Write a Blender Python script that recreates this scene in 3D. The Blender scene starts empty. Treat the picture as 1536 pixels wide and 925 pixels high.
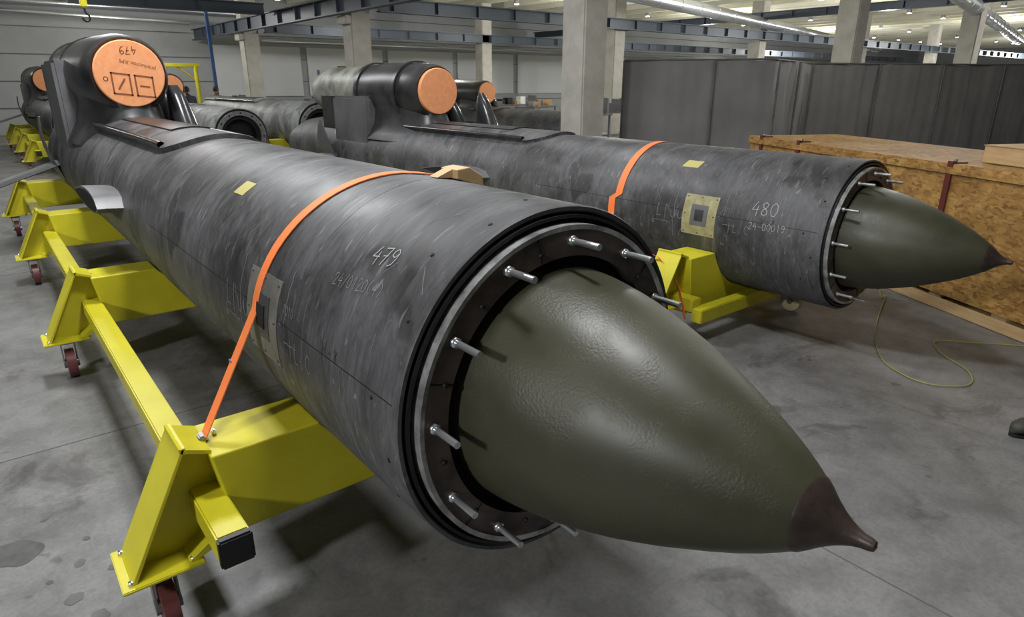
import bpy, bmesh, math, random
from mathutils import Vector, Matrix
random.seed(7)
sc=bpy.context.scene
col=sc.collection
R=math.radians
# ------------------------------------------------------------------ materials
def newmat(name):
    m=bpy.data.materials.new(name); m.use_nodes=True
    nt=m.node_tree; b=nt.nodes['Principled BSDF']
    return m,nt,b
def mat(name,c,rough=.5,metal=0,c2=None,scale=6,stretch=(1,1,1),bump=0,bscale=None,lo=.35,hi=.65,coat=0,emit=0,detail=6,r2=None,spec=None):
    m,nt,b=newmat(name)
    b.inputs['Base Color'].default_value=(*c,1); b.inputs['Roughness'].default_value=rough
    b.inputs['Metallic'].default_value=metal
    if coat: b.inputs['Coat Weight'].default_value=coat; b.inputs['Coat Roughness'].default_value=.2
    if spec is not None: b.inputs['Specular IOR Level'].default_value=spec
    if emit:
        b.inputs['Emission Color'].default_value=(*c,1); b.inputs['Emission Strength'].default_value=emit
    if c2 or bump:
        tc=nt.nodes.new('ShaderNodeTexCoord'); mp=nt.nodes.new('ShaderNodeMapping')
        mp.inputs['Scale'].default_value=stretch
        nt.links.new(tc.outputs['Object'],mp.inputs[0])
        n=nt.nodes.new('ShaderNodeTexNoise'); n.inputs['Scale'].default_value=scale; n.inputs['Detail'].default_value=detail
        n.inputs['Roughness'].default_value=.6
        nt.links.new(mp.outputs[0],n.inputs['Vector'])
        if c2:
            rp=nt.nodes.new('ShaderNodeValToRGB')
            rp.color_ramp.elements[0].position=lo; rp.color_ramp.elements[1].position=hi
            rp.color_ramp.elements[0].color=(*c,1); rp.color_ramp.elements[1].color=(*c2,1)
            nt.links.new(n.outputs['Fac'],rp.inputs[0]); nt.links.new(rp.outputs[0],b.inputs['Base Color'])
        if r2 is not None:
            mr=nt.nodes.new('ShaderNodeMapRange'); mr.inputs[1].default_value=.3; mr.inputs[2].default_value=.7
            mr.inputs[3].default_value=rough; mr.inputs[4].default_value=r2
            nt.links.new(n.outputs['Fac'],mr.inputs[0]); nt.links.new(mr.outputs[0],b.inputs['Roughness'])
        if bump:
            n2=nt.nodes.new('ShaderNodeTexNoise'); n2.inputs['Scale'].default_value=bscale or scale*4; n2.inputs['Detail'].default_value=4
            nt.links.new(mp.outputs[0],n2.inputs['Vector'])
            bp=nt.nodes.new('ShaderNodeBump'); bp.inputs['Strength'].default_value=bump; bp.inputs['Distance'].default_value=.01
            nt.links.new(n2.outputs['Fac'],bp.inputs['Height']); nt.links.new(bp.outputs[0],b.inputs['Normal'])
    return m
def hull_mat(name,k=1.0,tint=(1,1,1)):
    m,nt,b=newmat(name)
    N=nt.nodes.new; L=nt.links.new
    tc=N('ShaderNodeTexCoord')
    def noise(sx,sy,sz,scale,detail=6,dist=0,rough=.6,rot=0):
        mp=N('ShaderNodeMapping'); mp.inputs['Scale'].default_value=(sx,sy,sz); mp.inputs['Rotation'].default_value=(rot,0,0); L(tc.outputs['Object'],mp.inputs[0])
        n=N('ShaderNodeTexNoise'); n.inputs['Scale'].default_value=scale; n.inputs['Detail'].default_value=detail
        n.inputs['Distortion'].default_value=dist; n.inputs['Roughness'].default_value=rough
        L(mp.outputs[0],n.inputs['Vector']); return n.outputs['Fac']
    fine=noise(2.2,16,2.2,4.0,8,.8,.7)
    big=noise(1,1,1,1.5,6,.9,.65)
    mid=noise(1,1.6,1,5,8,.5,.7)
    scr=noise(1.0,18,7,2.2,4,.6,.5,.35)
    scr2=noise(3,30,3,1.6,5,1.2,.6,-.15)
    spot=noise(1,1,1,2.1,3,.3,.5)
    def ramp(src,p0,c0,p1,c1):
        r=N('ShaderNodeValToRGB'); r.color_ramp.elements[0].position=p0; r.color_ramp.elements[1].position=p1
        r.color_ramp.elements[0].color=c0; r.color_ramp.elements[1].color=c1; L(src,r.inputs[0]); return r.outputs[0]
    def mix(bt,f,x,y):
        mx=N('ShaderNodeMix'); mx.data_type='RGBA'; mx.blend_type=bt; mx.inputs[0].default_value=f
        L(x,mx.inputs[6]); L(y,mx.inputs[7]); return mx.outputs[2]
    t=lambda v:(v*k*tint[0],v*k*tint[1],v*k*tint[2]*1.05,1)
    base=ramp(mid,.30,t(.056),.72,t(.138))
    base=mix('MULTIPLY',.8,base,ramp(fine,.36,(.48,.48,.48,1),.62,(1,1,1,1)))
    base=mix('MULTIPLY',.85,base,ramp(big,.42,(.38,.38,.38,1),.56,(1,1,1,1)))
    base=mix('MULTIPLY',.8,base,ramp(spot,.345,(.32,.32,.32,1),.365,(1,1,1,1)))
    base=mix('ADD',.75,base,ramp(scr,.63,(0,0,0,1),.73,(.14,.14,.138,1)))
    base=mix('ADD',.42,base,ramp(scr2,.60,(0,0,0,1),.72,(.12,.12,.12,1)))
    L(base,b.inputs['Base Color'])
    mr=N('ShaderNodeMapRange'); mr.inputs[1].default_value=.3; mr.inputs[2].default_value=.7; mr.inputs[3].default_value=.40; mr.inputs[4].default_value=.64
    L(mid,mr.inputs[0]); L(mr.outputs[0],b.inputs['Roughness'])
    bp=N('ShaderNodeBump'); bp.inputs['Strength'].default_value=.2; bp.inputs['Distance'].default_value=.004
    L(fine,bp.inputs['Height']); L(bp.outputs[0],b.inputs['Normal'])
    return m
def nose_mat():
    m,nt,b=newmat('olive_paint')
    N=nt.nodes.new; L=nt.links.new
    tc=N('ShaderNodeTexCoord')
    def noise(scale,detail=4,rough=.55,s=(1,1,1)):
        mp=N('ShaderNodeMapping'); mp.inputs['Scale'].default_value=s; L(tc.outputs['Object'],mp.inputs[0])
        n=N('ShaderNodeTexNoise'); n.inputs['Scale'].default_value=scale; n.inputs['Detail'].default_value=detail
        n.inputs['Roughness'].default_value=rough
        L(mp.outputs[0],n.inputs['Vector']); return n.outputs['Fac']
    a=noise(3,6); peel=noise(150,3); patch=noise(6,4); scr=noise(5,5,.7,(1,7,3))
    def ramp(src,p0,c0,p1,c1):
        r=N('ShaderNodeValToRGB'); r.color_ramp.elements[0].position=p0; r.color_ramp.elements[1].position=p1
        r.color_ramp.elements[0].color=c0; r.color_ramp.elements[1].color=c1; L(src,r.inputs[0]); return r.outputs[0]
    c=ramp(a,.3,(.035,.035,.019,1),.7,(.056,.055,.032,1))
    mx=N('ShaderNodeMix'); mx.data_type='RGBA'; mx.blend_type='ADD'; mx.inputs[0].default_value=.6
    L(c,mx.inputs[6]); L(ramp(scr,.66,(0,0,0,1),.8,(.09,.09,.08,1)),mx.inputs[7]); L(mx.outputs[2],b.inputs['Base Color'])
    mr=N('ShaderNodeMapRange'); mr.inputs[1].default_value=.45; mr.inputs[2].default_value=.61; mr.inputs[3].default_value=.03; mr.inputs[4].default_value=.42
    L(patch,mr.inputs[0])
    bp=N('ShaderNodeBump'); bp.inputs['Distance'].default_value=.003
    L(mr.outputs[0],bp.inputs['Strength']); L(peel,bp.inputs['Height'])
    L(bp.outputs[0],b.inputs['Normal'])
    m2=N('ShaderNodeMapRange'); m2.inputs[1].default_value=.35; m2.inputs[2].default_value=.65; m2.inputs[3].default_value=.38; m2.inputs[4].default_value=.54
    L(a,m2.inputs[0]); L(m2.outputs[0],b.inputs['Roughness'])
    return m
def floor_mat():
    m,nt,b=newmat('concrete_floor')
    N=nt.nodes.new; L=nt.links.new
    tc=N('ShaderNodeTexCoord')
    def noise(scale,detail=6,dist=0,s=(1,1,1)):
        mp=N('ShaderNodeMapping'); mp.inputs['Scale'].default_value=s; L(tc.outputs['Object'],mp.inputs[0])
        n=N('ShaderNodeTexNoise'); n.inputs['Scale'].default_value=scale; n.inputs['Detail'].default_value=detail; n.inputs['Distortion'].default_value=dist
        n.inputs['Roughness'].default_value=.65
        L(mp.outputs[0],n.inputs['Vector']); return n.outputs['Fac']
    def ramp(src,p0,c0,p1,c1):
        r=N('ShaderNodeValToRGB'); r.color_ramp.elements[0].position=p0; r.color_ramp.elements[1].position=p1
        r.color_ramp.elements[0].color=(*c0,1); r.color_ramp.elements[1].color=(*c1,1); L(src,r.inputs[0]); return r.outputs[0]
    def mul(x,y,f=1):
        mx=N('ShaderNodeMix'); mx.data_type='RGBA'; mx.blend_type='MULTIPLY'; mx.inputs[0].default_value=f; L(x,mx.inputs[6]); L(y,mx.inputs[7]); return mx.outputs[2]
    c=ramp(noise(.8,8,.6),.3,(.15,.148,.146),.70,(.275,.272,.266))
    c=mul(c,ramp(noise(5,8,.4),.36,(.70,.70,.70),.6,(1,1,1)))
    c=mul(c,ramp(noise(1.7,5,.8),.33,(.48,.47,.46),.42,(1,1,1)),.8)
    c=mul(c,ramp(noise(3.1,3,.3),.30,(.5,.5,.5),.325,(1,1,1)),.7)
    c=mul(c,ramp(noise(1.3,4,.2,(9,.5,1)),.30,(.70,.70,.70),.38,(1,1,1)),.6)
    c=mul(c,ramp(noise(50,3),.3,(.80,.80,.80),.6,(1,1,1)))
    L(c,b.inputs['Base Color'])
    mr=N('ShaderNodeMapRange'); mr.inputs[1].default_value=.3; mr.inputs[2].default_value=.7; mr.inputs[3].default_value=.30; mr.inputs[4].default_value=.55
    L(noise(1.2,6),mr.inputs[0]); L(mr.outputs[0],b.inputs['Roughness'])
    bp=N('ShaderNodeBump'); bp.inputs['Strength'].default_value=.08; bp.inputs['Distance'].default_value=.01
    L(noise(30,6),bp.inputs['Height']); L(bp.outputs[0],b.inputs['Normal'])
    return m
def osb_mat():
    m,nt,b=newmat('osb_board')
    N=nt.nodes.new; L=nt.links.new
    tc=N('ShaderNodeTexCoord')
    mp=N('ShaderNodeMapping'); mp.inputs['Scale'].default_value=(1,1,2.2); L(tc.outputs['Object'],mp.inputs[0])
    nz=N('ShaderNodeTexNoise'); nz.inputs['Scale'].default_value=9; L(mp.outputs[0],nz.inputs['Vector'])
    mxv=N('ShaderNodeMix'); mxv.data_type='VECTOR'; mxv.inputs[0].default_value=.12; L(mp.outputs[0],mxv.inputs[4]); L(nz.outputs['Color'],mxv.inputs[5])
    v=N('ShaderNodeTexVoronoi'); v.inputs['Scale'].default_value=27; L(mxv.outputs[1],v.inputs['Vector'])
    bw=N('ShaderNodeSeparateColor'); L(v.outputs['Color'],bw.inputs[0])
    r=N('ShaderNodeValToRGB'); e=r.color_ramp.elements
    e[0].color=(.22,.105,.026,1); e[1].color=(.48,.295,.09,1); e[1].position=1
    x=e.new(.3); x.color=(.34,.178,.045,1); x=e.new(.7); x.color=(.42,.235,.065,1)
    L(bw.outputs[0],r.inputs[0])
    n2=N('ShaderNodeTexNoise'); n2.inputs['Scale'].default_value=2.2; n2.inputs['Detail'].default_value=8; L(tc.outputs['Object'],n2.inputs['Vector'])
    r2=N('ShaderNodeValToRGB'); r2.color_ramp.elements[0].position=.35; r2.color_ramp.elements[0].color=(.6,.55,.5,1); r2.color_ramp.elements[1].position=.6; L(n2.outputs['Fac'],r2.inputs[0])
    mx=N('ShaderNodeMix'); mx.data_type='RGBA'; mx.blend_type='MULTIPLY'; mx.inputs[0].default_value=.8; L(r.outputs[0],mx.inputs[6]); L(r2.outputs[0],mx.inputs[7])
    L(mx.outputs[2],b.inputs['Base Color']); b.inputs['Roughness'].default_value=.6
    return m
M={}
M['hull']=hull_mat('composite_hull'); M['hullg']=hull_mat('gray_green_hull',2.6,(.98,1.02,.93)); M['nose']=nose_mat(); M['floor']=floor_mat(); M['osb']=osb_mat()
M['black']=mat('black_rubber',(.008,.008,.009),.45)
M['void']=mat('dark_recess',(.004,.004,.004),.8)
M['flange']=mat('rusty_steel_flange',(.040,.031,.028),.45,.3,c2=(.135,.10,.086),scale=6,bump=.1)
M['mach']=mat('machined_edge',(.62,.62,.61),.4,.6,c2=(.22,.22,.22),scale=14)
M['zinc']=mat('zinc_stud',(.66,.68,.70),.32,.9)
M['cap']=mat('brown_metal_cap',(.028,.021,.018),.42,.3,c2=(.065,.043,.035),scale=12,bump=.12)
M['gloss']=mat('gloss_black_composite',(.018,.018,.02),.22,c2=(.04,.04,.043),scale=5,bump=.05,bscale=12)
M['nac']=mat('nacelle_composite',(.016,.016,.018),.36,c2=(.052,.052,.055),scale=3,bump=.08,bscale=10)
M['mott']=mat('mottled_laminate',(.10,.10,.09),.45,c2=(.34,.35,.30),scale=4,bump=.1)
M['gray']=mat('gray_panel',(.09,.09,.095),.45,c2=(.14,.14,.145),scale=3)
M['foam']=mat('orange_foam',(.84,.33,.135),.8,c2=(.90,.39,.18),scale=20,bump=.1)
M['ink']=mat('brown_ink',(.26,.08,.03),.8)
M['chalk']=mat('chalk_marking',(.36,.36,.36),.9)
M['chalk2']=mat('pale_chalk_marking',(.19,.19,.19),.9)
M['yel']=mat('yellow_paint',(.54,.48,.018),.36,c2=(.64,.58,.03),scale=3,bump=.03)
M['strap']=mat('orange_webbing',(.90,.22,.055),.6,bump=.2,bscale=200)
M['stick']=mat('yellow_label',(.46,.41,.13),.6)
M['plate']=mat('primer_plate',(.24,.215,.10),.5,c2=(.38,.35,.19),scale=14)
M['plate2']=mat('gray_doubler_plate',(.10,.096,.086),.5,c2=(.17,.162,.14),scale=10)
M['dk']=mat('dark_hatch',(.03,.03,.033),.4,c2=(.06,.06,.062),scale=8)
M['wheel']=mat('maroon_polyurethane',(.13,.035,.035),.45)
M['wheelp']=mat('cream_polyurethane',(.55,.50,.30),.45)
M['steel']=mat('steel_bracket',(.30,.31,.32),.4,.8)
M['conc']=mat('concrete_column',(.40,.385,.34),.75,c2=(.52,.50,.45),scale=2.5,bump=.1)
M['wall']=mat('wall_panel',(.33,.345,.35),.6,c2=(.39,.405,.41),scale=.6)
M['wallL']=mat('white_wall_panel',(.62,.64,.65),.6)
M['ceil']=mat('ceiling_white',(.68,.66,.52),.7,c2=(.78,.76,.63),scale=.5)
M['beam']=mat('blue_gray_steel',(.06,.075,.095),.45,.2)
M['duct']=mat('galvanised_duct',(.5,.52,.55),.3,.85,bump=.2,bscale=8)
M['curt']=mat('gray_tarpaulin',(.18,.174,.170),.6,c2=(.22,.214,.209),scale=1.5,bump=.1,bscale=6)
M['curtL']=mat('pale_tarpaulin',(.32,.31,.31),.6,c2=(.38,.37,.37),scale=1.5)
M['wood']=mat('pine_wood',(.46,.30,.14),.6,c2=(.56,.39,.20),scale=4,stretch=(1,1,8))
M['red']=mat('dark_red_bracket',(.11,.02,.018),.5)
M['cable']=mat('yellow_cable',(.34,.32,.09),.5)
M['lamp']=mat('led_lamp',(1,.98,.94),.5,emit=16)
M['blue']=mat('blue_paint',(.03,.08,.22),.4)
M['skin']=mat('skin',(.45,.25,.17),.55)
M['hair']=mat('dark_hair',(.03,.02,.015),.7)
M['cloth']=mat('dark_workwear',(.03,.035,.05),.8)
M['cloth2']=mat('brown_workwear',(.10,.06,.04),.8)
M['boot']=mat('olive_boot_leather',(.035,.035,.022),.6)
M['joint']=mat('joint_filler',(.11,.108,.105),.8)
M['stain']=mat('oil_stain',(.085,.084,.082),.35,c2=(.14,.138,.134),scale=12)
M['gband']=mat('galvanised_band',(.30,.31,.32),.35,.6)
# ------------------------------------------------------------------ helpers
def empty(name,loc=(0,0,0),rotz=0):
    e=bpy.data.objects.new(name,None); e.location=loc; e.rotation_euler[2]=rotz; col.objects.link(e); return e
def mesh(name,vs,fs,m,parent=None,smooth=False,loc=None):
    me=bpy.data.meshes.new(name); me.from_pydata([tuple(v) for v in vs],[],fs); me.update()
    bm=bmesh.new(); bm.from_mesh(me); bmesh.ops.recalc_face_normals(bm,faces=bm.faces); bm.to_mesh(me); bm.free()
    if isinstance(m,str): m=M[m]
    me.materials.append(m)
    if smooth:
        for p in me.polygons: p.use_smooth=True
    o=bpy.data.objects.new(name,me); col.objects.link(o)
    if parent: o.parent=parent
    if loc: o.location=loc
    return o
def autosmooth(o,ang=35):
    me=o.data
    bm=bmesh.new(); bm.from_mesh(me)
    for e in bm.edges:
        if len(e.link_faces)==2 and e.calc_face_angle(0)>R(ang): e.smooth=False
    bm.to_mesh(me); bm.free()
    for p in me.polygons: p.use_smooth=True
def lathe(name,prof,m,parent=None,seg=96,xc=0,zc=0,closed=False,a0=0,a1=360):
    vs=[];fs=[];full=abs(a1-a0)>=360
    n=seg if full else seg+1
    for (y,r) in prof:
        for k in range(n):
            a=R(a0+(a1-a0)*k/seg); vs.append((xc+r*math.cos(a),y,zc+r*math.sin(a)))
    P=len(prof); last=P if closed else P-1
    for i in range(last):
        j=(i+1)%P
        for k in range(n if full else n-1):
            l=(k+1)%n; fs.append((i*n+k,i*n+l,j*n+l,j*n+k))
    o=mesh(name,vs,fs,m,parent); autosmooth(o); return o
def box(name,c,s,m,parent=None,bev=0,rot=None):
    bm=bmesh.new(); bmesh.ops.create_cube(bm,size=1)
    bmesh.ops.scale(bm,vec=s,verts=bm.verts)
    if bev: bmesh.ops.bevel(bm,geom=list(bm.edges),offset=bev,segments=2,affect='EDGES')
    if rot is not None: bmesh.ops.transform(bm,matrix=rot,verts=bm.verts)
    bmesh.ops.translate(bm,vec=c,verts=bm.verts)
    me=bpy.data.meshes.new(name); bm.to_mesh(me); bm.free()
    me.materials.append(M[m] if isinstance(m,str) else m)
    o=bpy.data.objects.new(name,me); col.objects.link(o)
    if parent: o.parent=parent
    return o
def boxes(name,lst,m,parent=None):
    vs=[];fs=[]
    for (x,y,z,a,b,c) in lst:
        n=len(vs)
        for dx in(-.5,.5):
            for dy in(-.5,.5):
                for dz in(-.5,.5): vs.append((x+dx*a,y+dy*b,z+dz*c))
        for f in [(0,1,3,2),(4,6,7,5),(0,4,5,1),(2,3,7,6),(0,2,6,4),(1,5,7,3)]: fs.append(tuple(n+i for i in f))
    return mesh(name,vs,fs,m,parent)
def extr(name,poly,y0,y1,m,parent=None,axis='y',bev=0):
    n=len(poly)
    vs=[(x,y0,z) for x,z in poly]+[(x,y1,z) for x,z in poly]
    fs=[tuple(range(n)),tuple(range(n,2*n))]+[(i,(i+1)%n,n+(i+1)%n,n+i) for i in range(n)]
    o=mesh(name,vs,fs,m,parent)
    if bev:
        md=o.modifiers.new('bevel','BEVEL'); md.width=bev; md.segments=2; md.limit_method='ANGLE'
    return o
def rod(name,p,q,r,m,parent=None,seg=16,r2=None):
    p=Vector(p);q=Vector(q);d=q-p;L=d.length
    bm=bmesh.new(); bmesh.ops.create_cone(bm,cap_ends=True,segments=seg,radius1=r,radius2=r if r2 is None else r2,depth=L)
    bmesh.ops.transform(bm,matrix=Matrix.Translation((p+q)/2)@d.to_track_quat('Z','Y').to_matrix().to_4x4(),verts=bm.verts)
    me=bpy.data.meshes.new(name); bm.to_mesh(me); bm.free(); me.materials.append(M[m])
    o=bpy.data.objects.new(name,me); col.objects.link(o)
    if parent:o.parent=parent
    autosmooth(o); return o
def curve(name,pts,r,m,parent=None,smooth=True):
    cu=bpy.data.curves.new(name,'CURVE'); cu.dimensions='3D'; cu.bevel_depth=r; cu.bevel_resolution=2
    sp=cu.splines.new('NURBS' if smooth else 'POLY'); sp.points.add(len(pts)-1)
    for i,p in enumerate(pts): sp.points[i].co=(*p,1)
    if smooth: sp.order_u=3; sp.use_endpoint_u=True
    cu.materials.append(M[m]); o=bpy.data.objects.new(name,cu); col.objects.link(o)
    if parent:o.parent=parent
    return o
def cylpt(r,ang,y): a=R(ang); return (r*math.cos(a),y,r*math.sin(a))
def patch(name,y0,y1,a0,a1,r0,r1,m,parent,na=12,ny=2,yfun=None):
    vs=[];fs=[]
    for r in (r0,r1):
        for i in range(ny+1):
            for k in range(na+1):
                a=a0+(a1-a0)*k/na; y=y0+(y1-y0)*i/ny
                if yfun: y=yfun(i/ny,k/na,y)
                vs.append(cylpt(r,a,y))
    w=na+1; off=(ny+1)*w
    for i in range(ny):
        for k in range(na):
            fs.append((i*w+k,i*w+k+1,(i+1)*w+k+1,(i+1)*w+k))
            fs.append(tuple(off+j for j in (i*w+k,i*w+k+1,(i+1)*w+k+1,(i+1)*w+k)))
    for k in range(na):
        fs.append((k,k+1,off+k+1,off+k)); b=ny*w; fs.append((b+k,b+k+1,off+b+k+1,off+b+k))
    for i in range(ny):
        fs.append((i*w,(i+1)*w,off+(i+1)*w,off+i*w)); fs.append((i*w+na,(i+1)*w+na,off+(i+1)*w+na,off+i*w+na))
    o=mesh(name,vs,fs,m,parent); autosmooth(o); return o
def loft(name,secs,m,parent=None,cap=True,smooth=True):
    n=len(secs[0]);vs=[v for s in secs for v in s];fs=[]
    for i in range(len(secs)-1):
        for k in range(n):
            l=(k+1)%n; fs.append((i*n+k,i*n+l,(i+1)*n+l,(i+1)*n+k))
    if cap: fs.append(tuple(range(n))); fs.append(tuple(range((len(secs)-1)*n,len(secs)*n)))
    o=mesh(name,vs,fs,m,parent); autosmooth(o,50); return o
G={'0':[[(.3,1),(.08,.8),(.03,.4),(.15,.05),(.38,.02),(.55,.35),(.52,.8),(.3,1)]],
'1':[[(.15,.75),(.35,1),(.3,0)]],
'2':[[(.05,.8),(.2,1),(.45,.95),(.5,.7),(.05,0),(.55,.05)]],
'4':[[(.35,1),(.02,.4),(.55,.42)],[(.45,.7),(.38,-.05)]],
'7':[[(.03,.95),(.55,1),(.22,0)],[(.12,.5),(.45,.52)]],
'8':[[(.5,.85),(.3,1),(.1,.85),(.15,.62),(.45,.4),(.5,.15),(.28,0),(.06,.15),(.12,.4),(.42,.62),(.5,.85)]],
'9':[[(.5,.8),(.3,1),(.08,.85),(.08,.6),(.3,.5),(.5,.75),(.5,.5),(.35,.1),(.1,0)]],
'-':[[(.1,.45),(.5,.47)]],'.':[[(.2,0),(.25,.04)]],'(':[[(.4,1.05),(.15,.7),(.15,.3),(.4,-.05)]],')':[[(.15,1.05),(.4,.7),(.4,.3),(.15,-.05)]],
'L':[[(.1,1),(.08,0),(.5,.02)]],'C':[[(.5,.85),(.3,1),(.08,.7),(.08,.3),(.3,0),(.5,.12)]],'|':[[(.2,1),(.2,-.1)]],
'u':[[(.05,.6),(.08,.1),(.3,0),(.45,.2),(.45,.62)],[(.45,.2),(.52,0)]],'/':[[(.05,-.1),(.5,1.05)]],
'H':[[(.05,1),(.05,0)],[(.05,.5),(.5,.5)],[(.5,1),(.5,0)]],'*':[[(.1,.2),(.5,.8)],[(.5,.2),(.1,.8)],[(.3,.1),(.3,.9)]],' ':[]}
def strokes(name,txt,h,mapf,w,m,parent):
    vs=[];fs=[];x=0
    for ch in txt:
        for st in G[ch]:
            pts=[]
            for a,b in zip(st[:-1],st[1:]):
                for k in range(3):
                    t=k/3; pts.append((a[0]+(b[0]-a[0])*t,a[1]+(b[1]-a[1])*t))
            pts.append(st[-1])
            for i in range(len(pts)-1):
                (x0,y0),(x1,y1)=pts[i],pts[i+1]
                dx,dy=x1-x0,y1-y0;l=math.hypot(dx,dy) or 1
                nx,ny=-dy/l*w/2/h,dx/l*w/2/h
                ex,ey=dx/l*w/3/h,dy/l*w/3/h
                n=len(vs)
                for (px,py) in ((x0+nx-ex,y0+ny-ey),(x0-nx-ex,y0-ny-ey),(x1-nx+ex,y1-ny+ey),(x1+nx+ex,y1+ny+ey)):
                    vs.append(mapf((x+px)*h,py*h))
                fs.append((n,n+1,n+2,n+3))
        x+=.72
    return mesh(name,vs,fs,m,parent)
def onhull(y,ang,r=.502,tilt=0):
    return lambda u,v: cylpt(r,ang-math.degrees((v-u*tilt)/r),y-u-v*tilt)
# ------------------------------------------------------------------ missile
def missile(loc,nose=True,num='479',sub='24.0120(4)',L=9.3,ey=5.2,detail=2,name='cruise_missile',platemat='plate',engine=True,hm='hull',fins=2,mott=2.3,ptop=.80):
    e=empty(name,loc)
    lathe('hull_tube',[(.22,.482),(.0,.482),(-.006,.487),(-.006,.497),(0,.5),(2.72,.5),(2.76,.494),(L-1.2,.49),(L-.5,.42),(L,.30),(L,.001)],hm,e,128)
    lathe('front_recess',[(.035,.482),(.035,.30),(.2,.28)],'void',e,64)
    if not nose: lathe('front_bulkhead',[(.2,.28),(.21,.001)],'void',e,64)
    lathe('seal_ring',[(-.012,.468),(-.012,.477),(.03,.477),(.03,.468)],'black',e,96,closed=True)
    lathe('mounting_flange',[(-.03,.372),(-.03,.448),(.03,.448),(.03,.372)],'flange' if nose else 'gband',e,96,closed=True)
    lathe('flange_rim',[(-.034,.442),(-.036,.455),(.03,.455),(.03,.442)],'mach',e,96,closed=True)
    for a in (-18,42,102,162,222,282):
        ca,sa=math.cos(R(a)),math.sin(R(a)); r=.407
        box('flange_seam',(r*ca,-.0305,r*sa),(.070,.003,.004),'void',e,rot=Matrix.Rotation(-R(a),4,'Y'))
    if detail>0:
        for k in range(12):
            a=27+30*k
            x,_,z=cylpt(.414,a,0)
            if nose:
                rod('stud_%d'%k,(x,.01,z),(x,-.132,z),.0088,'zinc',e,12)
                rod('stud_nut_%d'%k,(x,-.03,z),(x,-.042,z),.0145,'zinc',e,6)
            else: rod('stud_%d'%k,(x,-.03,z),(x,-.034,z),.016,'void',e,12)
            x,_,z=cylpt(.397,a+15,0)
            rod('flange_bolt_%d'%k,(x,-.03,z),(x,-.036,z),.007,'black',e,8)
    if nose:
        lathe('nose_cone',[(.1,.343),(.04,.342),(-.0,.340),(-.06,.335),(-.104,.329),(-.16,.319),(-.204,.310),(-.26,.295),(-.32,.277),(-.378,.258),(-.43,.238),(-.487,.215),(-.54,.191),(-.59,.168),(-.64,.143),(-.684,.118),(-.72,.095),(-.75,.074)],'nose',e,128)
        lathe('nose_cap',[(-.742,.081),(-.746,.0795),(-.76,.068),(-.78,.050),(-.80,.035),(-.815,.026),(-.83,.019),(-.845,.0145),(-.858,.013),(-.866,.010),(-.869,.001)],'cap',e,48)
    def yf(i,k,y):
        return y+ (1-i)*.25*(abs(k-.5)*2)**4
    patch('spine_fairing',2.85,7.2,56,123,.485,.522,hm,e,24,4,yf)
    for nm,a in (('spine_rail_a',121),('spine_rail_b',59)):
        curve(nm,[cylpt(.525,a,3.15),cylpt(.535,a,3.3),cylpt(.535,a,5),cylpt(.53,a,6.2)],.022,'gloss',e)
    patch('spine_cover',3.5,5.2,78,104,.52,.532,'nac',e,10,1)
    if engine:
        zc=.87
        secs=[]
        for (y,rr,zz,sx) in [(ey+.0,.262,zc,1),(ey-.02,.285,zc,1),(ey+.03,.305,zc,1),(ey+.25,.325,zc,1.0),(ey+.9,.35,zc-.01,1.02),(ey+mott-.3,.36,zc-.02,1.03),(ey+mott+.1,.345,zc-.02,1.02)]:
            secs.append([(sx*rr*math.cos(t*math.tau/48),y,zz+rr*math.sin(t*math.tau/48)*(1.0 if math.sin(t*math.tau/48)>0 else 1.05)) for t in range(48)])
        loft('engine_nacelle',secs,'nac',e)
        lathe('nacelle_tail',[(ey+mott,.30),(ey+mott+.08,.335),(ey+2.75,.33),(ey+3.05,.28),(ey+3.05,.24),(ey+2.8,.22),(ey+2.8,.0)],'mott',e,48,zc=zc-.02)
        for k in (0,1): lathe('nacelle_band_%d'%k,[(ey+mott-.95+k*1.0,.35),(ey+mott-.95+k*1.0,.37),(ey+mott-.88+k*1.0,.37),(ey+mott-.88+k*1.0,.35)],'nac',e,48,zc=zc-.015,closed=True)
        lathe('intake_foam_plug',[(ey+.05,.255),(ey-.03,.264),(ey-.055,.262),(ey-.06,.256),(ey-.06,.001)],'foam',e,64,zc=zc)
        secs=[]
        for (z,yc,ry,rx) in [(.28,ey+1.2,1.65,.44),(.36,ey+1.2,1.45,.40),(.46,ey+1.15,1.28,.34),(.60,ey+1.10,1.15,.31),(.75,ey+1.08,1.08,.32)]:
            s=[]
            for t in range(40):
                a=t*math.tau/40; c,s_=math.cos(a),math.sin(a)
                s.append((rx*math.copysign(abs(c)**.7,c),yc+ry*math.copysign(abs(s_)**.8,s_),z))
            secs.append(s)
        loft('engine_pylon',secs,'nac',e)
        box('pylon_side_panel',(0,ey+1.5,.12+(ptop-.12)/2),(.88,1.0,ptop-.12),'gray',e,bev=.03)
        box('pylon_aft_panel',(0,ey+2.35,.45),(.70,.55,.80),'nac',e,bev=.06)
        for k,(x,y,zb,zt) in enumerate([(.42,ey+.10,.15,.78),(.40,ey+.65,.1,.86),(.92,ey+.1,.05,.84)][:fins]):
            secs=[]
            for i in range(9):
                t=i/8; w=(1-t)**.6
                secs.append([(x+(.04+.11*w)*math.cos(q*math.tau/20)-.03*t,y+.2*t+(.03+.24*w)*math.sin(q*math.tau/20),zb+(zt-zb)*t) for q in range(20)])
            loft('fin_fairing_%d'%k,secs,'gloss',e)
    def foil(c,t,n=14):
        pts=[]
        for i in range(n+1):
            u=i/n; y=t*(2.6*math.sqrt(u)*(1-u)+.05*(1-u)); pts.append((u*c,y))
        for i in range(n-1,0,-1):
            u=i/n; y=-.6*t*(2.6*math.sqrt(u)*(1-u)); pts.append((u*c,y))
        return pts
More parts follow.
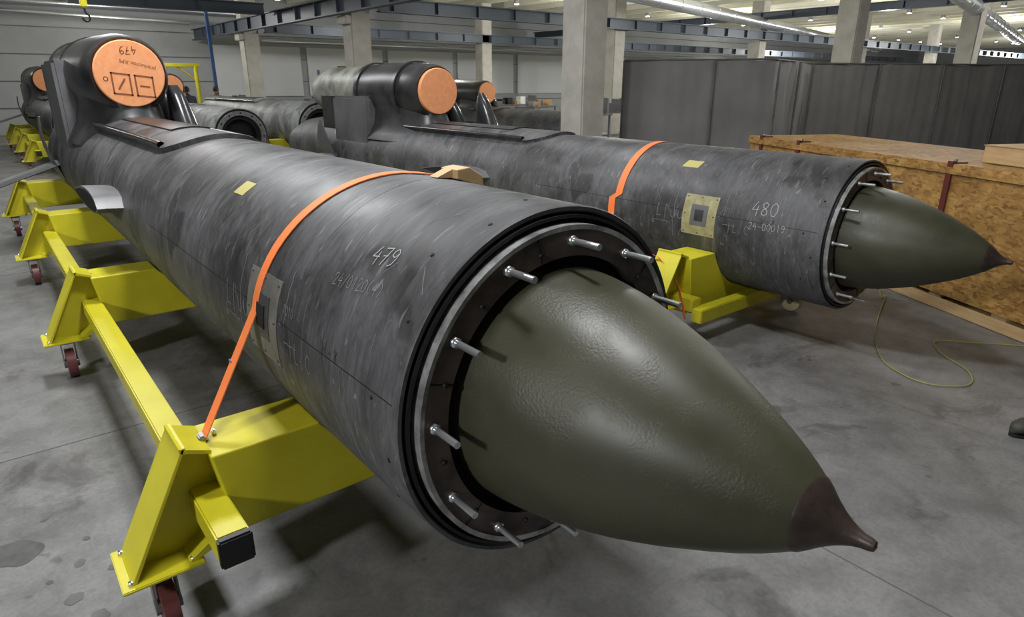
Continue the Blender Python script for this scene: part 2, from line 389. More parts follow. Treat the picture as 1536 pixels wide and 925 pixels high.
    for sgn,nm in ((-1,'wing_stub_port'),(1,'wing_stub_starboard')):
        secs=[];f=foil(1.1,.085)
        for x,z in ((.46,.06),(.58,.07),(.63,.07)):
            secs.append([(sgn*x,3.40+u,z+v) for u,v in f])
        loft(nm,secs,'gray' if detail>1 else 'nac',e)
        f2=[(u*.93+.03,v*.8) for u,v in f]
        secs=[[(sgn*x,3.40+u,.07+v) for u,v in f2] for x in (.62,.632)]
        loft(nm+'_opening',secs,'void',e)
    f=foil(.55,.03)
    for sgn,nm in ((-1,'tailplane_port'),(1,'tailplane_starboard')):
        secs=[[(sgn*x,6.95+u+s,z+v) for u,v in f] for x,z,s in ((.44,.02,0),(1.0,-.17,.02),(1.75,-.40,.06))]
        if engine: loft(nm,secs,'gray',e)
    secs=[]
    for i in range(7):
        t=i/6; secs.append([(-.47-.10*math.sin(t*2.2)+.012*math.cos(q*math.tau/12),7.15+.15*t+(.26-.20*t*t)*math.sin(q*math.tau/12),-.15+.62*t) for q in range(12)])
    if engine: loft('side_fin',secs,'gray',e)
    if detail>1:
        patch('hatch_doubler',.76,1.04,156,189,.499,.503,platemat,e)
        patch('hatch_inner_plate',.83,.97,164,181,.502,.505,'dk' if platemat=='plate2' else 'gray',e)
        patch('hatch_opening',.865,.935,168,177,.505,.508,'void' if platemat=='plate2' else 'dk',e)
        for yy,aa in ((.78,158),(.9,158),(1.02,158),(.78,187),(.9,187),(1.02,187),(.78,172),(1.02,172)):
            x,y,z=cylpt(.5,aa,yy); x2,y,z2=cylpt(.506,aa,yy); rod('hatch_screw',(x,yy,z),(x2,yy,z2),.005,'dk',e,8)
        patch('yellow_sticker',1.04 if num=='480' else 1.46,1.18 if num=='480' else 1.57,124,132,.4995,.502,'stick',e,yfun=lambda i,k,y:y+.02*k)
        if num=='479':
            strokes('serial_number',num,.055,onhull(.34,137,tilt=-.12),.0029,'chalk',e)
            strokes('batch_number',sub,.036,onhull(.46,148,tilt=-.1),.0020,'chalk2',e)
        else:
            strokes('serial_number',num,.09,onhull(.50,165,tilt=-.05),.0046,'chalk',e)
            strokes('batch_number',sub,.046,onhull(.50,176,tilt=-.05),.0030,'chalk',e)
        strokes('chalk_note_a','L|uu',.09,onhull(1.28,178),.004,'chalk2',e)
        strokes('chalk_note_b','|L.C',.06,onhull(.66,181),.003,'chalk2',e)
        strokes('chalk_note_c','H-*',.05,onhull(.42,171),.0022,'dk',e)
        strokes('chalk_note_d','1010',.03,onhull(.72,166),.002,'chalk2',e)
        for k,(ya,aa,yb,ab) in enumerate([(1.12,150,1.12,195),(.70,150,.70,170),(.70,176,.60,176),(1.30,182,1.14,182)]):
            n=10
            vs=[];fs=[]
            for i in range(n+1):
                t=i/n; y=ya+(yb-ya)*t+.004*math.sin(i*2.1); a=aa+(ab-aa)*t+.3*math.sin(i*1.7)
                if ya==yb: vs+=[cylpt(.5015,a,y-.0015),cylpt(.5015,a,y+.0015)]
                else: vs+=[cylpt(.5015,a-.18,y),cylpt(.5015,a+.18,y)]
            for i in range(n): fs.append((2*i,2*i+1,2*i+3,2*i+2))
            mesh('chalk_line_%d'%k,vs,fs,'chalk2',e)
        # scuff scratches
        rr=random.Random(21 if num=='479' else 22)
        vs=[];fs=[]
        for k in range(46):
            y=rr.uniform(.1,2.9); a=rr.uniform(100,185); dl=rr.uniform(.02,.10); sl=rr.uniform(-1.0,1.0); n=len(vs); w=rr.uniform(.0006,.0014)
            for j in range(5):
                t=j/4; yy=y+dl*t*sl; aa=a+math.degrees(dl*t/.5)
                vs+=[cylpt(.5008,aa,yy-w),cylpt(.5008,aa,yy+w)]
            for j in range(4): fs.append((n+2*j,n+2*j+1,n+2*j+3,n+2*j+2))
        mesh('scuff_scratches',vs,fs,'chalk2',e)
        rr=random.Random(3)
        for k in range(16):
            a=30+k*20+rr.uniform(-3,3); yy=.05+.07*(k%2)
            x,y,z=cylpt(.498,a,yy); x2,_,z2=cylpt(.5012,a,yy); rod('rivet_hole',(x,yy,z),(x2,yy,z2),.0065,'void',e,10)
        vs=[cylpt(.5008,170,.02),cylpt(.5008,170.3,.02),cylpt(.5008,170.3,2.7),cylpt(.5008,170,2.7)]
        mesh('scribed_line',vs,[(0,1,2,3)],'void',e)
        for yy in (.62,1.5,2.35): lathe('wrap_seam',[(yy,.5),(yy,.5005),(yy+.003,.5005),(yy+.003,.5)],'dk',e,96)
    return e
m1=missile((1.121,1.204,.933),True,'479','24/0120(4)',detail=2,ey=5.3,platemat='plate2',ptop=1.0)
m2=missile((4.435,1.843,.767),True,'480','24-00019',detail=2,ey=5.1,fins=3,mott=1.35)
m3=missile((1.7,15.6,.93),True,detail=0,ey=5.2)
m4=missile((4.0,13.2,.78),False,detail=1,ey=5.0,L=8,fins=0,hm='hullg')
m6=missile((5.5,12.9,.88),False,detail=1,ey=5.0,L=8,engine=False,hm='hullg')
m5=missile((10.9,10.9,.62),False,detail=1,ey=3.7,L=7.6,fins=1)
yd=5.3-.0615
strokes('foam_number','479',.06,lambda u,v:(.07-u,yd,.87+.21-v),.005,'ink',m1)
def fontmesh(name,txt,size,fn,m,parent):
    cu=bpy.data.curves.new(name,'FONT'); cu.body=txt; cu.size=size; cu.align_x='CENTER'
    o=bpy.data.objects.new(name,cu); col.objects.link(o)
    dg=bpy.context.evaluated_depsgraph_get(); me=bpy.data.meshes.new_from_object(o.evaluated_get(dg))
    bpy.data.objects.remove(o)
    for v in me.vertices: v.co=fn(v.co.x,v.co.y)
    me.materials.clear(); me.materials.append(M[m]); o=bpy.data.objects.new(name,me); col.objects.link(o); o.parent=parent; return o
t=R(166)
fontmesh('foam_lettering','production XPS',.042,lambda u,v:(.07+u*math.cos(t)-v*math.sin(t),yd,.87+.085+u*math.sin(t)+v*math.cos(t)),'ink',m1)
# plain stand-in mark: two bold outlined blocks and a dot, about the size of the printed mark
def poly2(name,pts,w,parent,closed=True):
    vs=[];fs=[];n=len(pts)
    for i in range(n if closed else n-1):
        a=Vector(pts[i]);b=Vector(pts[(i+1)%n]);d=(b-a).normalized();p=Vector((-d.y,d.x))*w/2;a=a-d*w/2;b=b+d*w/2
        k=len(vs)
        for q in(a+p,a-p,b-p,b+p): vs.append((q.x,yd,q.y))
        fs.append((k,k+1,k+2,k+3))
    return mesh(name,vs,fs,'ink',parent)
sk=lambda pts:[(x,z-.12*x) for x,z in pts]
poly2('stand_in_mark_block_a',sk([(-.14,.70),(-.01,.70),(-.01,.86),(-.14,.86)]),.013,m1)
poly2('stand_in_mark_bar_a',sk([(-.10,.74),(-.05,.82)]),.013,m1,False)
poly2('stand_in_mark_block_b',sk([(.03,.70),(.16,.70),(.16,.86),(.03,.86)]),.013,m1)
poly2('stand_in_mark_bar_b',sk([(.065,.78),(.125,.78)]),.013,m1,False)
poly2('stand_in_mark_dot',[(-.185+.016*math.cos(k*math.tau/12),.83+.016*math.sin(k*math.tau/12)) for k in range(12)],.005,m1)
# ------------------------------------------------------------------ dollies
def dolly(xc,zc,ys,front,top=.62,bot=.32,wheel='wheel',name='missile_transport_dolly',back=.35,cap=True):
    e=empty(name,(xc,0,0))
    hw=.75
    r=.503
    xa=math.sqrt(max(r*r-(zc-top)**2,0))
    a0=math.atan2(top-zc,-xa)%math.tau; a1=math.atan2(top-zc,xa)%math.tau
    arc=[(r*math.cos(a0+(a1-a0)*k/24),zc+r*math.sin(a0+(a1-a0)*k/24)) for k in range(25)]
    for i,y in enumerate(ys):
        poly=[(-.70,bot),(-hw,top)]+arc+[(hw,top),(.70,bot)]
        extr('saddle_beam_%d'%i,poly,y-.125,y+.125,'yel',e,bev=.006)
        for s in (-1,1):
            extr('leg_web_%d'%i,[(s*.82,top+.03),(s*.69,top-.01),(s*.68,bot),(s*.86,.255),(s*1.02,.255)],y-.012,y+.012,'yel',e)
            extr('leg_outer_flange_%d'%i,[(s*.822,top+.045),(s*.81,top+.045),(s*1.015,.25),(s*1.03,.25)],y-.10,y+.10,'yel',e,bev=.002)
            extr('leg_inner_flange_%d'%i,[(s*.71,bot+.04),(s*.70,bot-.01),(s*.845,.25),(s*.86,.26)],y-.10,y+.10,'yel',e,bev=.002)
            extr('leg_top_plate_%d'%i,[(s*.83,top+.03),(s*.74,top-.002),(s*.74,top+.01),(s*.83,top+.045)],y-.10,y+.10,'yel',e)
            box('foot_plate_%d'%i,(s*.935,y,.249),(.24,.24,.012),'yel',e,bev=.003)
            for dx in(-.09,.09):
                for dy in(-.09,.09): rod('foot_bolt',(s*.935+dx,y+dy,.25),(s*.935+dx,y+dy,.268),.010,'zinc',e,6)
            x=s*.935; c=e
            rod('caster_swivel_%d'%i,(x,y,.243),(x,y,.215),.05,'steel',c,20)
            for d in(-.035,.035):
                extr('caster_fork_%d'%i,[(x+d-.003,.22),(x+d+.003,.22),(x+d+.003,.075),(x+d-.003,.075)],y-.05,y+.02,'steel',c)
            rod('caster_wheel_%d'%i,(x-.024,y-.03,.09),(x+.024,y-.03,.09),.09,wheel,c,32)
            rod('caster_hub_%d'%i,(x-.04,y-.03,.09),(x+.04,y-.03,.09),.028,'steel',c,16)
    zr=bot+.10
    for s in (-1,1):
        y0=front;y1=ys[-1]+back
        box('side_rail',(s*.765,(y0+y1)/2,zr),(.095,y1-y0,.095),'yel',e,bev=.006)
        if cap: box('rail_end_cap',(s*.765,y0-.012,zr),(.099,.03,.099),'black',e,bev=.006)
    return e
dolly(1.121,.933,[2.09,4.62,7.15,9.68],1.76)
d2=dolly(4.435,.767,[2.72,5.25,7.78,10.3],2.50,top=.58,bot=.17,wheel='wheelp',cap=False)
box('front_cross_tube',(-.18,2.47,.21),(1.26,.09,.10),'yel',d2,bev=.006)
x=4.83-4.435
rod('front_caster_wheel',(x-.02,2.42,.085),(x+.02,2.42,.085),.08,'wheelp',d2,32)
rod('front_caster_hub',(x-.035,2.42,.085),(x+.035,2.42,.085),.022,'steel',d2,16)
box('front_caster_bracket',(x,2.5,.19),(.09,.26,.05),'yel',d2,bev=.004)
dolly(1.7,.93,[16.4,18.9,21.4,23.6],16.0)
dolly(4.0,.78,[14.2,16.7,19.2],13.8,top=.5,bot=.2)
dolly(5.5,.88,[14.0,16.5,19.0],13.6)
dolly(10.9,.62,[12,14.5],11.7,top=.4,bot=.12)
# ------------------------------------------------------------------ straps
def ribbon(name,pts,wv,th,m,parent=None):
    vs=[];fs=[];w=Vector(wv)
    P=[Vector(p) for p in pts]
    for i,p in enumerate(P):
        d=(P[min(i+1,len(P)-1)]-P[max(i-1,0)]).normalized(); n=d.cross(w).normalized()
        for a,b in((-1,-1),(1,-1),(1,1),(-1,1)): vs.append(p+w*a/2+n*b*th/2)
    for i in range(len(P)-1):
        for k in range(4): l=(k+1)%4; fs.append((4*i+k,4*i+l,4*i+4+l,4*i+4+k))
    fs.append((0,1,2,3)); fs.append(tuple(4*(len(P)-1)+k for k in range(4)))
    o=mesh(name,vs,fs,m,parent); autosmooth(o,40); return o
s=empty('ratchet_strap',(1.121,2.08,.933))
pts=[(-.735,0,-.29)]
for k in range(41):
    a=172-172*k/40; y=.08-.16*min(1,(172-a)/90)
    if a<90: y=-.08-.15*(90-a)/60 if a>30 else -.23
    pts.append(cylpt(.5045,a,y))
pts.append((.735,-.1,-.28))
ribbon('webbing',pts,(0,.052,0),.0035,'strap',s)
box('strap_hook',(-.745,0,-.315),(.02,.04,.06),'steel',s,bev=.004)
box('hook_ring',(-.70,.03,-.34),(.012,.02,.09),'zinc',s,bev=.003)
box('ratchet_tag',(-.60,.07,-.10),(.012,.03,.03),'blue',s)
wb=empty('wood_block',(1.121,1.86,.933))
extr('wedge',[(.10,.494),(.10,.525),(.15,.53),(.20,.50),(.21,.458)],-.06,.04,'wood',wb,bev=.003)
extr('wedge_tip',[(.04,.5015),(.10,.524),(.10,.496)],-.03,.02,'wood',wb)
s=empty('ratchet_strap.001',(4.435,3.52,.767))
pts=[(-.73,0,-.2)]
for k in range(41):
    a=184-184*k/40; pts.append(cylpt(.5045,a,.06 if a>170 else 0))
pts.append((.73,0,-.2))
ribbon('webbing',pts,(0,.066,0),.0035,'strap',s)
ribbon('loose_tail',[(-.9,-.66,-.16),(-.875,-.74,-.19),(-.85,-.83,-.27),(-.83,-.90,-.38),(-.82,-.94,-.50),(-.82,-.97,-.60)],(.012,.028,0),.003,'strap',s)
# ------------------------------------------------------------------ room
box('floor',(32,11,-.05),(96,40,.1),'floor')
fj=[]
for y in (-.35,3.65,7.65,11.65,15.65,19.65): fj.append((32,y,.0005,96,.007,.002))
for x in (-3.3,2.27,8.2,14,20): fj.append((x,11,.0005,.006,40,.002))
boxes('trim_1',fj,'joint')
box('wall_back',(32,29.6,2.6),(96,.2,5.4),'wall')
box('wall_right',(78,11,2.6),(.2,40,5.4),'wall')
ws=[(32,29.48,z,96,.03,.03) for z in (.9,1.8,2.7,3.6,4.5)]
boxes('trim_2',ws,'gray')
boxes('wall_panels_white',[(x+2.0,29.45,2.2,3.7,.05,2.0) for x in range(8,60,4)],'wallL')
cb=[(x,11,5.05,.18,40,.34) for x in [-14+1.6*k for k in range(58)]]
box('ceiling',(32,11,5.3),(96,40,.12),'ceil')
boxes('ceiling_joists',cb,'ceil')
rr=random.Random(9)
es=empty('floor_stains')
for k,(x,y,r) in enumerate([(-.21,2.82,.085),(-.06,2.40,.028),(.076,2.50,.018),(-.02,2.6,.02),(-.35,3.1,.03),(-.1,3.0,.014),(.0,2.25,.03),(-.5,2.9,.05),(3.2,1.6,.03),(-.12,2.55,.012),(.02,2.75,.014),(-.3,3.35,.02)]):
    n=28; p1,p2=rr.uniform(0,6),rr.uniform(0,6)
    vs=[(x+r*(1+.12*math.sin(2*q*math.tau/n+p1)+.07*math.sin(5*q*math.tau/n+p2))*math.cos(q*math.tau/n),y+1.1*r*(1+.12*math.sin(2*q*math.tau/n+p1)+.07*math.sin(5*q*math.tau/n+p2))*math.sin(q*math.tau/n),.0012) for q in range(n)]
    mesh('stain_%d'%k,vs,[tuple(range(n))],'stain',es)
k=0
grid=[(8,8.05),(8,16.1),(8,24.2),(17,8.05),(17.4,16.1),(17.8,24),(25.4,8.2),(26.2,16.2),(26,24.2),(35,8),(35,16),(44,16)]
for gx,gy in grid:
    e=empty('concrete_column' if k==0 else 'concrete_column.%03d'%k,(gx,gy,0)); k+=1
    box('shaft',(0,0,2.45),(.52,.52,4.9),'conc',e,bev=.025)
    box('base',(0,0,.06),(.62,.62,.12),'conc',e,bev=.02)
    if gx==8: box('corbel',(-.25,0,3.2),(.3,.5,.2),'conc',e,bev=.02)
def girder(name,p,q,z,h=.36,w=.2):
    p=Vector((*p,0));q=Vector((*q,0));L=(q-p).length;d=(q-p)
    e=empty(name,((p+q)/2)+Vector((0,0,z)),math.atan2(d.y,d.x))
    boxes('web_and_flanges',[(0,0,0,L,.02,h),(0,0,h/2,L,w,.03),(0,0,-h/2,L,w,.03)],'beam',e)
    boxes('stiffeners',[(-L/2+i*1.3+.4,0,0,.02,w*.95,h) for i in range(int(L/1.3))],'beam',e)
    return e
girder('crane_girder',(7.5,9),(7.5,29),3.5)
girder('crane_girder.001',(8.4,15.65),(60,15.65),3.55,.3)
girder('crane_girder.002',(8.4,23.75),(60,23.75),3.5,.3)
girder('crane_girder.004',(25.0,2),(25.0,29),4.2,.25)
girder('crane_girder.005',(2.5,20.5),(7.3,20.5),3.75,.28)
def duct(name,p,q,r,cp=True):
    e=empty(name); rod('pipe',p,q,r,'duct',e,24)
    p=Vector(p);q=Vector(q);n=int((q-p).length/1.5)
    for i in range(n if cp else 0):
        c=p+(q-p)*(i+.5)/n; d=(q-p).normalized()*.03
        rod('coupling_%d'%i,c-d,c+d,r*1.06,'duct',e,24)
    return e
duct('ventilation_duct',(12,12.1,3.95),(50,21.5,3.95),.2)
duct('ventilation_duct.001',(19,6.85,3.95),(46,12.4,3.95),.22)
duct('ventilation_duct.002',(-2,29.1,4.35),(10,29.1,4.35),.13)
duct('water_pipe',(8.9,12.5,3.95),(8.9,29,3.95),.05,False)
duct('water_pipe.001',(9,26,3.2),(60,26,3.2),.07,False)
duct('water_pipe.002',(-3,27.5,4.0),(7,27.5,3.8),.06,False)
le=empty('high_bay_lamps')
i=0
for gx in range(6,70,4):
    for gy in (2,5.6,10,13.6,18.2,22,26.5):
        if gx<8 and gy<9: continue
        rod('lamp_body_%d'%i,(gx,gy,4.86),(gx,gy,4.72),.10,'steel',le,12)
        rod('lamp_lens_%d'%i,(gx,gy,4.72),(gx,gy,4.70),.09,'lamp',le,12); i+=1
# ------------------------------------------------------------------ privacy screens
def curtain(name,p,q,z,m,amp=.035,parent=None):
    p=Vector((*p,0));q=Vector((*q,0));d=q-p;L=d.length;t=d/L;n=Vector((-t.y,t.x,0))
    N=int(L/.045);vs=[];fs=[];rr=random.Random(int(L*10))
    ph=rr.random()*6
    for j in range(11):
        zz=.03+(z-.03)*j/10
        for i in range(N+1):
            u=L*i/N
            seam=abs((u%1.35)-.675)/.675
            w=amp*((.55+.25*math.sin(j*.9+u))*math.sin(u*2.1+ph+.35*j)+.22*math.sin(u*9+ph*2+.2*j)+.5*seam**14+.10*math.sin(u*23))
            vs.append(p+t*u+n*w+Vector((0,0,zz+(.012*math.sin(u*4.6) if j==10 else 0))))
    for j in range(10):
        for i in range(N): a=j*(N+1)+i; fs.append((a,a+1,a+N+2,a+N+1))
    e=parent or empty(name)
    mesh('tarpaulin',vs,fs,m,e,smooth=True)
    rod('top_rail',p+Vector((0,0,z+.01)),q+Vector((0,0,z+.01)),.018,'gray',e)
    for k in range(int(L/1.6)+1):
        c=p+t*min(L,k*1.6); rod('post_%d'%k,c-n*.07,c-n*.07+Vector((0,0,z)),.02,'gray',e)
    return e
curtain('privacy_screen',(9.6,8.6),(11.27,6.56),2.12,'curt',.03)
curtain('privacy_screen.001',(11.27,6.56),(14.1,7.40),2.12,'curtL',.06)
curtain('privacy_screen.002',(13.55,7.10),(22.5,2.8),2.10,'curt',.05)
# ------------------------------------------------------------------ OSB crate
ang=math.atan2(.79,.41)
ce=empty('wooden_crate',(5.24,.62,0),ang)
Lc=4.25;Wc=1.15
box('body',(Lc/2,-Wc/2,.62),(Lc,Wc,.98),'osb',ce,bev=.006)
box('lid',(Lc/2,-Wc/2,1.125),(Lc+.03,Wc+.03,.03),'osb',ce,bev=.004)
boxes('skids',[(Lc/2,-.05,.05,Lc,.1,.09),(Lc/2,-Wc/2,.05,Lc,.1,.09),(Lc/2,-Wc+.05,.05,Lc,.1,.09)]+[(.1+i*(Lc-.2)/7,-Wc/2,.113,.12,Wc,.03) for i in range(8)],'wood',ce)
boxes('lid_battens',[(Lc/2,.015,1.09,Lc,.02,.05),(Lc/2,.015,.16,Lc,.02,.05)],'osb',ce)
for k,x in enumerate((.35,1.36,3.3,4.0)):
    box('bracket_%d'%k,(x,.016,.66),(.05,.012,1.0),'red',ce)
    box('bracket_top_%d'%k,(x,-.05,1.145),(.05,.13,.012),'red',ce)
    rod('bracket_bolt_%d'%k,(x,-.02,1.15),(x,-.02,1.175),.014,'steel',ce,8)
ce2=empty('cardboard_box',(5.24,.62,0),ang)
box('carton',(.7,-.55,1.21),(1.3,.6,.13),'wood',ce2,bev=.005)
box('carton_lid',(.7,-.55,1.277),(1.31,.61,.006),'wood',ce2)
# ------------------------------------------------------------------ cable, boot
e=empty('extension_cable')
curve('cord',[(5.95,2.2,.01),(5.6,2.05,.01),(5.91,2.12,.01),(5.2,1.9,.01),(4.69,1.71,.01),(4.4,1.55,.01),(4.28,1.45,.01),(4.15,1.21,.01),(4.3,1.03,.01),(4.43,1.01,.01),(4.62,1.1,.01),(4.75,1.3,.01),(5.0,1.46,.01),(5.15,1.25,.01),(5.38,1.0,.01),(5.6,.6,.01)],.0042,'cable',e)
def boot(loc,rz):
    e=empty('boot',loc,rz)
    secs=[]
    for (x,w,h) in [(-.02,.02,.06),(0,.035,.1),(.04,.042,.16),(.09,.042,.15),(.13,.042,.11),(.18,.048,.085),(.23,.05,.075),(.27,.042,.062),(.295,.022,.045),(.30,.008,.03)]:
        secs.append([(x,w*math.cos(q*math.tau/20),.018+max(0,h/2+h/2*math.sin(q*math.tau/20))) for q in range(20)])
    loft('upper',secs,'boot',e)
    secs=[]
    for z in(0,.02):
        secs.append([(.14+.165*math.cos(q*math.tau/28),(.05+.008*math.cos(q*math.tau/28))*math.sin(q*math.tau/28),z) for q in range(28)])
    loft('sole',secs,'black',e)
    secs=[]
    for z,r in((.1,.05),(.2,.052),(.3,.058)):
        secs.append([(.045+r*math.cos(q*math.tau/20),r*.9*math.sin(q*math.tau/20),z) for q in range(20)])
    loft('shaft',secs,'boot',e)
    return e
boot((4.12,.515,0),R(148))
# ------------------------------------------------------------------ background furniture
def bench(loc,rz,n):
    e=empty('workbench',loc,rz)
    box('top',(0,0,.9),(2,.8,.05),'gray',e,bev=.01)
    boxes('legs',[(sx*.92,sy*.34,.44,.06,.06,.88) for sx in(-1,1) for sy in(-1,1)]+[(0,0,.25,1.8,.7,.03)],'steel',e)
    rr=random.Random(n)
    for k in range(6):
        h=rr.uniform(.12,.45); box('item_%d'%k,(-.8+k*.32,rr.uniform(-.2,.2),.925+h/2),(rr.uniform(.12,.28),.3,h),rr.choice(['steel','mott','wood','black','gray','wallL','gray']),e,bev=.01)
    return e
bench((13.2,13.2,0),.3,1); bench((15.6,14.2,0),-.2,2); bench((13.6,20.5,0),.1,3); bench((16.5,19,0),.4,4)
bench((9.8,22,0),.2,5); bench((8.2,26.8,0),0,6); bench((17,21.5,0),0,8)
def rack(loc,rz):
    e=empty('storage_rack',loc,rz)
    boxes('frame',[(sx*1.2,sy*.4,1.1,.07,.07,2.2) for sx in(-1,1) for sy in(-1,1)],'blue',e)
    boxes('shelves',[(0,0,z,2.5,.9,.05) for z in(.3,1.1,1.9)],'steel',e)
    rr=random.Random(5)
    for j,z in enumerate((.325,1.125)):
        for k in range(4):
            h=rr.uniform(.3,.6); box('crate_%d_%d'%(j,k),(-.9+k*.6,0,z+h/2),(.48,.6,h),rr.choice(['wood','osb','mott']),e,bev=.01)
    box('crate_top',(0,0,2.15),(.9,.6,.4),'osb',e,bev=.01)
    return e
rack((11.9,24.6,0),.1)
e=empty('jib_crane',(6.5,25.6,0)); rod('mast',(0,0,0),(0,0,2.3),.07,'yel',e); box('jib',(-.65,0,2.32),(1.6,.1,.12),'yel',e,bev=.01); rod('brace',(0,0,1.8),(-.6,0,2.28),.03,'yel',e)
e=empty('blue_post',(7.05,25.4,0)); box('shaft',(0,0,2.6),(.1,.1,5.2),'blue',e,bev=.01); box('base_plate',(0,0,.01),(.3,.3,.02),'blue',e)
e=empty('crane_hook',(2.1,15.3,2.95)); rod('chain',(0,0,.25),(0,0,2.1),.02,'steel',e); box('block',(0,0,.2),(.12,.08,.18),'yel',e,bev=.02)
curve('hook',[(0,0,.1),(0,0,.02),(.07,0,-.03),(.05,0,-.12),(-.03,0,-.13),(-.06,0,-.07)],.018,'black',e)
# ------------------------------------------------------------------ people in the background
def person(loc,rz,top,name):
    e=empty(name,loc,rz)
    J={'pel':(0,0,.90,.13),'wst':(0,-.03,1.02,.12),'chs':(0,-.10,1.22,.15),'nk':(0,-.17,1.38,.06),
       'hb':(0,-.20,1.44,.05),
       'ls':(-.18,-.13,1.33,.06),'le':(-.25,-.20,1.07,.045),'lw':(-.16,-.42,1.02,.03),
       'rs':(.18,-.13,1.33,.06),'re':(.25,-.20,1.07,.045),'rw':(.16,-.42,1.02,.03),
       'lh':(-.10,0,.86,.09),'lk':(-.12,-.06,.48,.065),'la':(-.12,.02,.09,.045),'lt':(-.13,-.14,.04,.035),
       'rh':(.10,0,.86,.09),'rk':(.12,-.02,.48,.065),'ra':(.13,.05,.09,.045),'rt':(.14,-.11,.04,.035)}
    E=[('pel','wst'),('wst','chs'),('chs','nk'),('nk','hb'),('chs','ls'),('ls','le'),('le','lw'),('chs','rs'),('rs','re'),('re','rw'),('pel','lh'),('lh','lk'),('lk','la'),('la','lt'),('pel','rh'),('rh','rk'),('rk','ra'),('ra','rt')]
    ks=list(J); me=bpy.data.meshes.new('body'); me.from_pydata([J[k][:3] for k in ks],[(ks.index(a),ks.index(b)) for a,b in E],[])
    o=bpy.data.objects.new('body',me); col.objects.link(o); o.parent=e
    md=o.modifiers.new('skin','SKIN')
    for i,k in enumerate(ks):
        sv=me.skin_vertices[0].data[i]; sv.radius=(J[k][3],J[k][3]*.85); sv.use_root=(k=='pel')
    o.modifiers.new('sub','SUBSURF').render_levels=2; me.materials.append(M[top])
    hc=Vector((0,-.23,1.53))
    bm=bmesh.new(); bmesh.ops.create_uvsphere(bm,u_segments=24,v_segments=16,radius=.105)
    for v in bm.verts:
        v.co.x*=.78; v.co.z*=1.12
        if v.co.z<-.02: v.co.x*=1+v.co.z*2.2; 
        if v.co.y<-.06 and abs(v.co.x)<.02 and -.03<v.co.z<.02: v.co.y-=.02
    bmesh.ops.translate(bm,vec=hc,verts=bm.verts)
    me=bpy.data.meshes.new('head'); bm.to_mesh(me); bm.free(); me.materials.append(M['skin']); h=bpy.data.objects.new('head',me); col.objects.link(h); h.parent=e
    for p in me.polygons:p.use_smooth=True
    bm=bmesh.new(); bmesh.ops.create_uvsphere(bm,u_segments=24,v_segments=16,radius=.112)
    bmesh.ops.delete(bm,geom=[v for v in bm.verts if v.co.z<.02 and v.co.y<.03 or v.co.z<-.06],context='VERTS')
    for v in bm.verts: v.co.x*=.82; v.co.z*=1.14; v.co.y+=.008
    bmesh.ops.translate(bm,vec=hc,verts=bm.verts)
    me=bpy.data.meshes.new('hair'); bm.to_mesh(me); bm.free(); me.materials.append(M['hair']); h=bpy.data.objects.new('hair',me); col.objects.link(h); h.parent=e
    for p in me.polygons:p.use_smooth=True
    rod('mouth',hc+Vector((-.018,-.088,-.058)),hc+Vector((.018,-.088,-.058)),.005,'cloth2',e,8)
    for sx in(-1,1):
        rod('eye',hc+Vector((sx*.03,-.09,.01)),hc+Vector((sx*.03,-.101,.01)),.009,'black',e,8)
        rod('ear',hc+Vector((sx*.078,.0,-.01)),hc+Vector((sx*.09,.0,-.01)),.025,'skin',e,10)
        w=Vector((sx*.16,-.42,1.02)); pc=Vector((sx*.15,-.50,1.01))
        rod('palm',w,pc,.032,'skin',e,10,r2=.036)
        for f in range(4):
            b=pc+Vector(((f-1.5)*.019,0,0)); m_=b+Vector((0,-.04-.004*(1.5-abs(f-1.5)),-.008)); t_=m_+Vector((0,-.028,-.024))
            rod('finger_%d'%f,b,m_,.009,'skin',e,8); rod('fingertip_%d'%f,m_,t_,.008,'skin',e,8,r2=.006)
        rod('thumb',w+Vector((-sx*.03,-.03,0)),w+Vector((-sx*.06,-.075,-.015)),.011,'skin',e,8,r2=.008)
    return e
person((5.5,22.6,-.0),R(200),'cloth','person')
person((6.3,23.0,-.0),R(150),'cloth2','person.001')
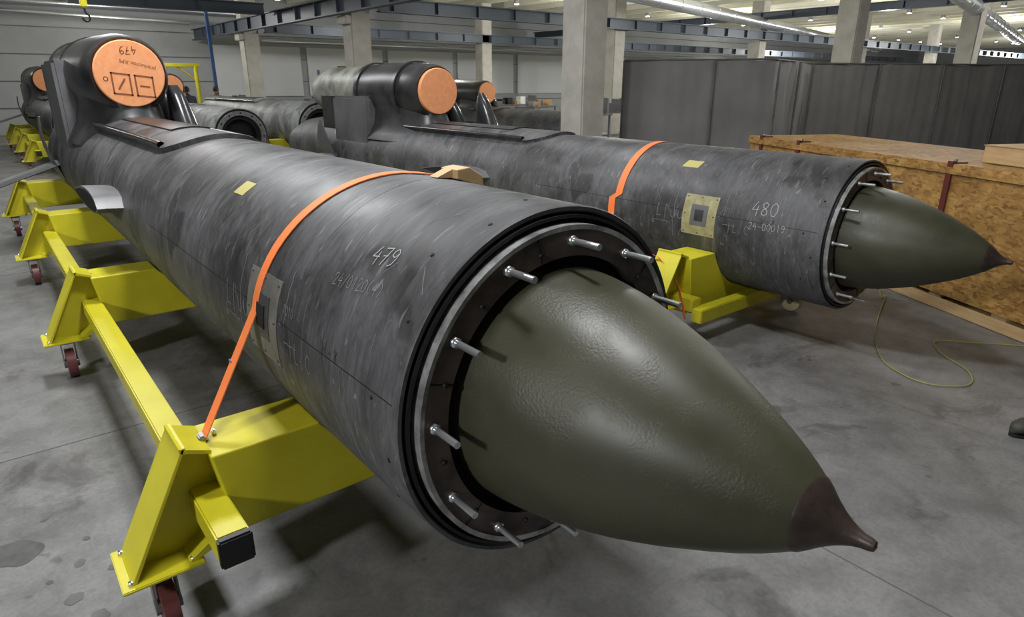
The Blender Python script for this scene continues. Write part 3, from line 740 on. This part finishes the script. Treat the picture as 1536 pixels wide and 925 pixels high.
# ------------------------------------------------------------------ lights
def area(name,loc,tgt,size,power,colr=(1,1,1),sy=None):
    l=bpy.data.lights.new(name,'AREA'); l.energy=power; l.size=size; l.color=colr
    if sy: l.shape='RECTANGLE'; l.size_y=sy
    o=bpy.data.objects.new(name,l); col.objects.link(o); o.location=loc
    o.rotation_euler=(Vector(tgt)-Vector(loc)).to_track_quat('-Z','Y').to_euler(); return o
def point(name,loc,power,colr=(1,.99,.96),r=.2):
    l=bpy.data.lights.new(name,'POINT'); l.energy=power; l.color=colr; l.shadow_soft_size=r
    o=bpy.data.objects.new(name,l); col.objects.link(o); o.location=loc; return o
cool=(.97,.985,1)
area('lamp_left',(-7.0,.2,4.7),(1.5,1.2,.3),.6,410,cool)
area('lamp_over_nose',(1.5,1.5,4.85),(1.5,1.5,0),.5,135,cool,.8)
area('lamp_row_1',(.8,5.6,4.85),(.8,5.6,0),.5,215,cool,1.2)
area('lamp_row_2',(4.6,6.5,4.85),(4.6,6.5,0),.6,105,cool,2.0)
area('lamp_row_3',(2.0,14.5,4.85),(2,14.5,0),1.5,260,cool,5.0)
area('lamp_row_4',(8.5,3.0,4.85),(8.5,3.0,0),.8,40,(1,.98,.95),1.6)
for i,(x,y,p) in enumerate([(12.8,4.0,90),(12.5,11.5,200),(19,12,290),(19,19.5,290),(28,5,360),(28,12,410),(28,20,410),(42,12,700),(42,22,700),(60,14,950),(12.5,20,300),(4.5,25,250),(-1,24,75)]):
    point('fill_point_%d'%i,(x,y,3.7),p)  # added fill without fixtures, brightens the ceiling and the far bay
w=bpy.data.worlds.new('World'); sc.world=w; w.use_nodes=True
w.node_tree.nodes['Background'].inputs[0].default_value=(.8,.87,.95,1); w.node_tree.nodes['Background'].inputs[1].default_value=.045
sc.view_settings.view_transform='Standard'; sc.view_settings.look='None'
# ------------------------------------------------------------------ camera
cd=bpy.data.cameras.new('camera'); cd.sensor_width=36; cd.lens=36*970/1536; cd.clip_end=300
co=bpy.data.objects.new('camera',cd); col.objects.link(co); co.location=(0,0,1.728)
co.rotation_euler=(math.pi/2-.335,0,-.679)
sc.camera=co
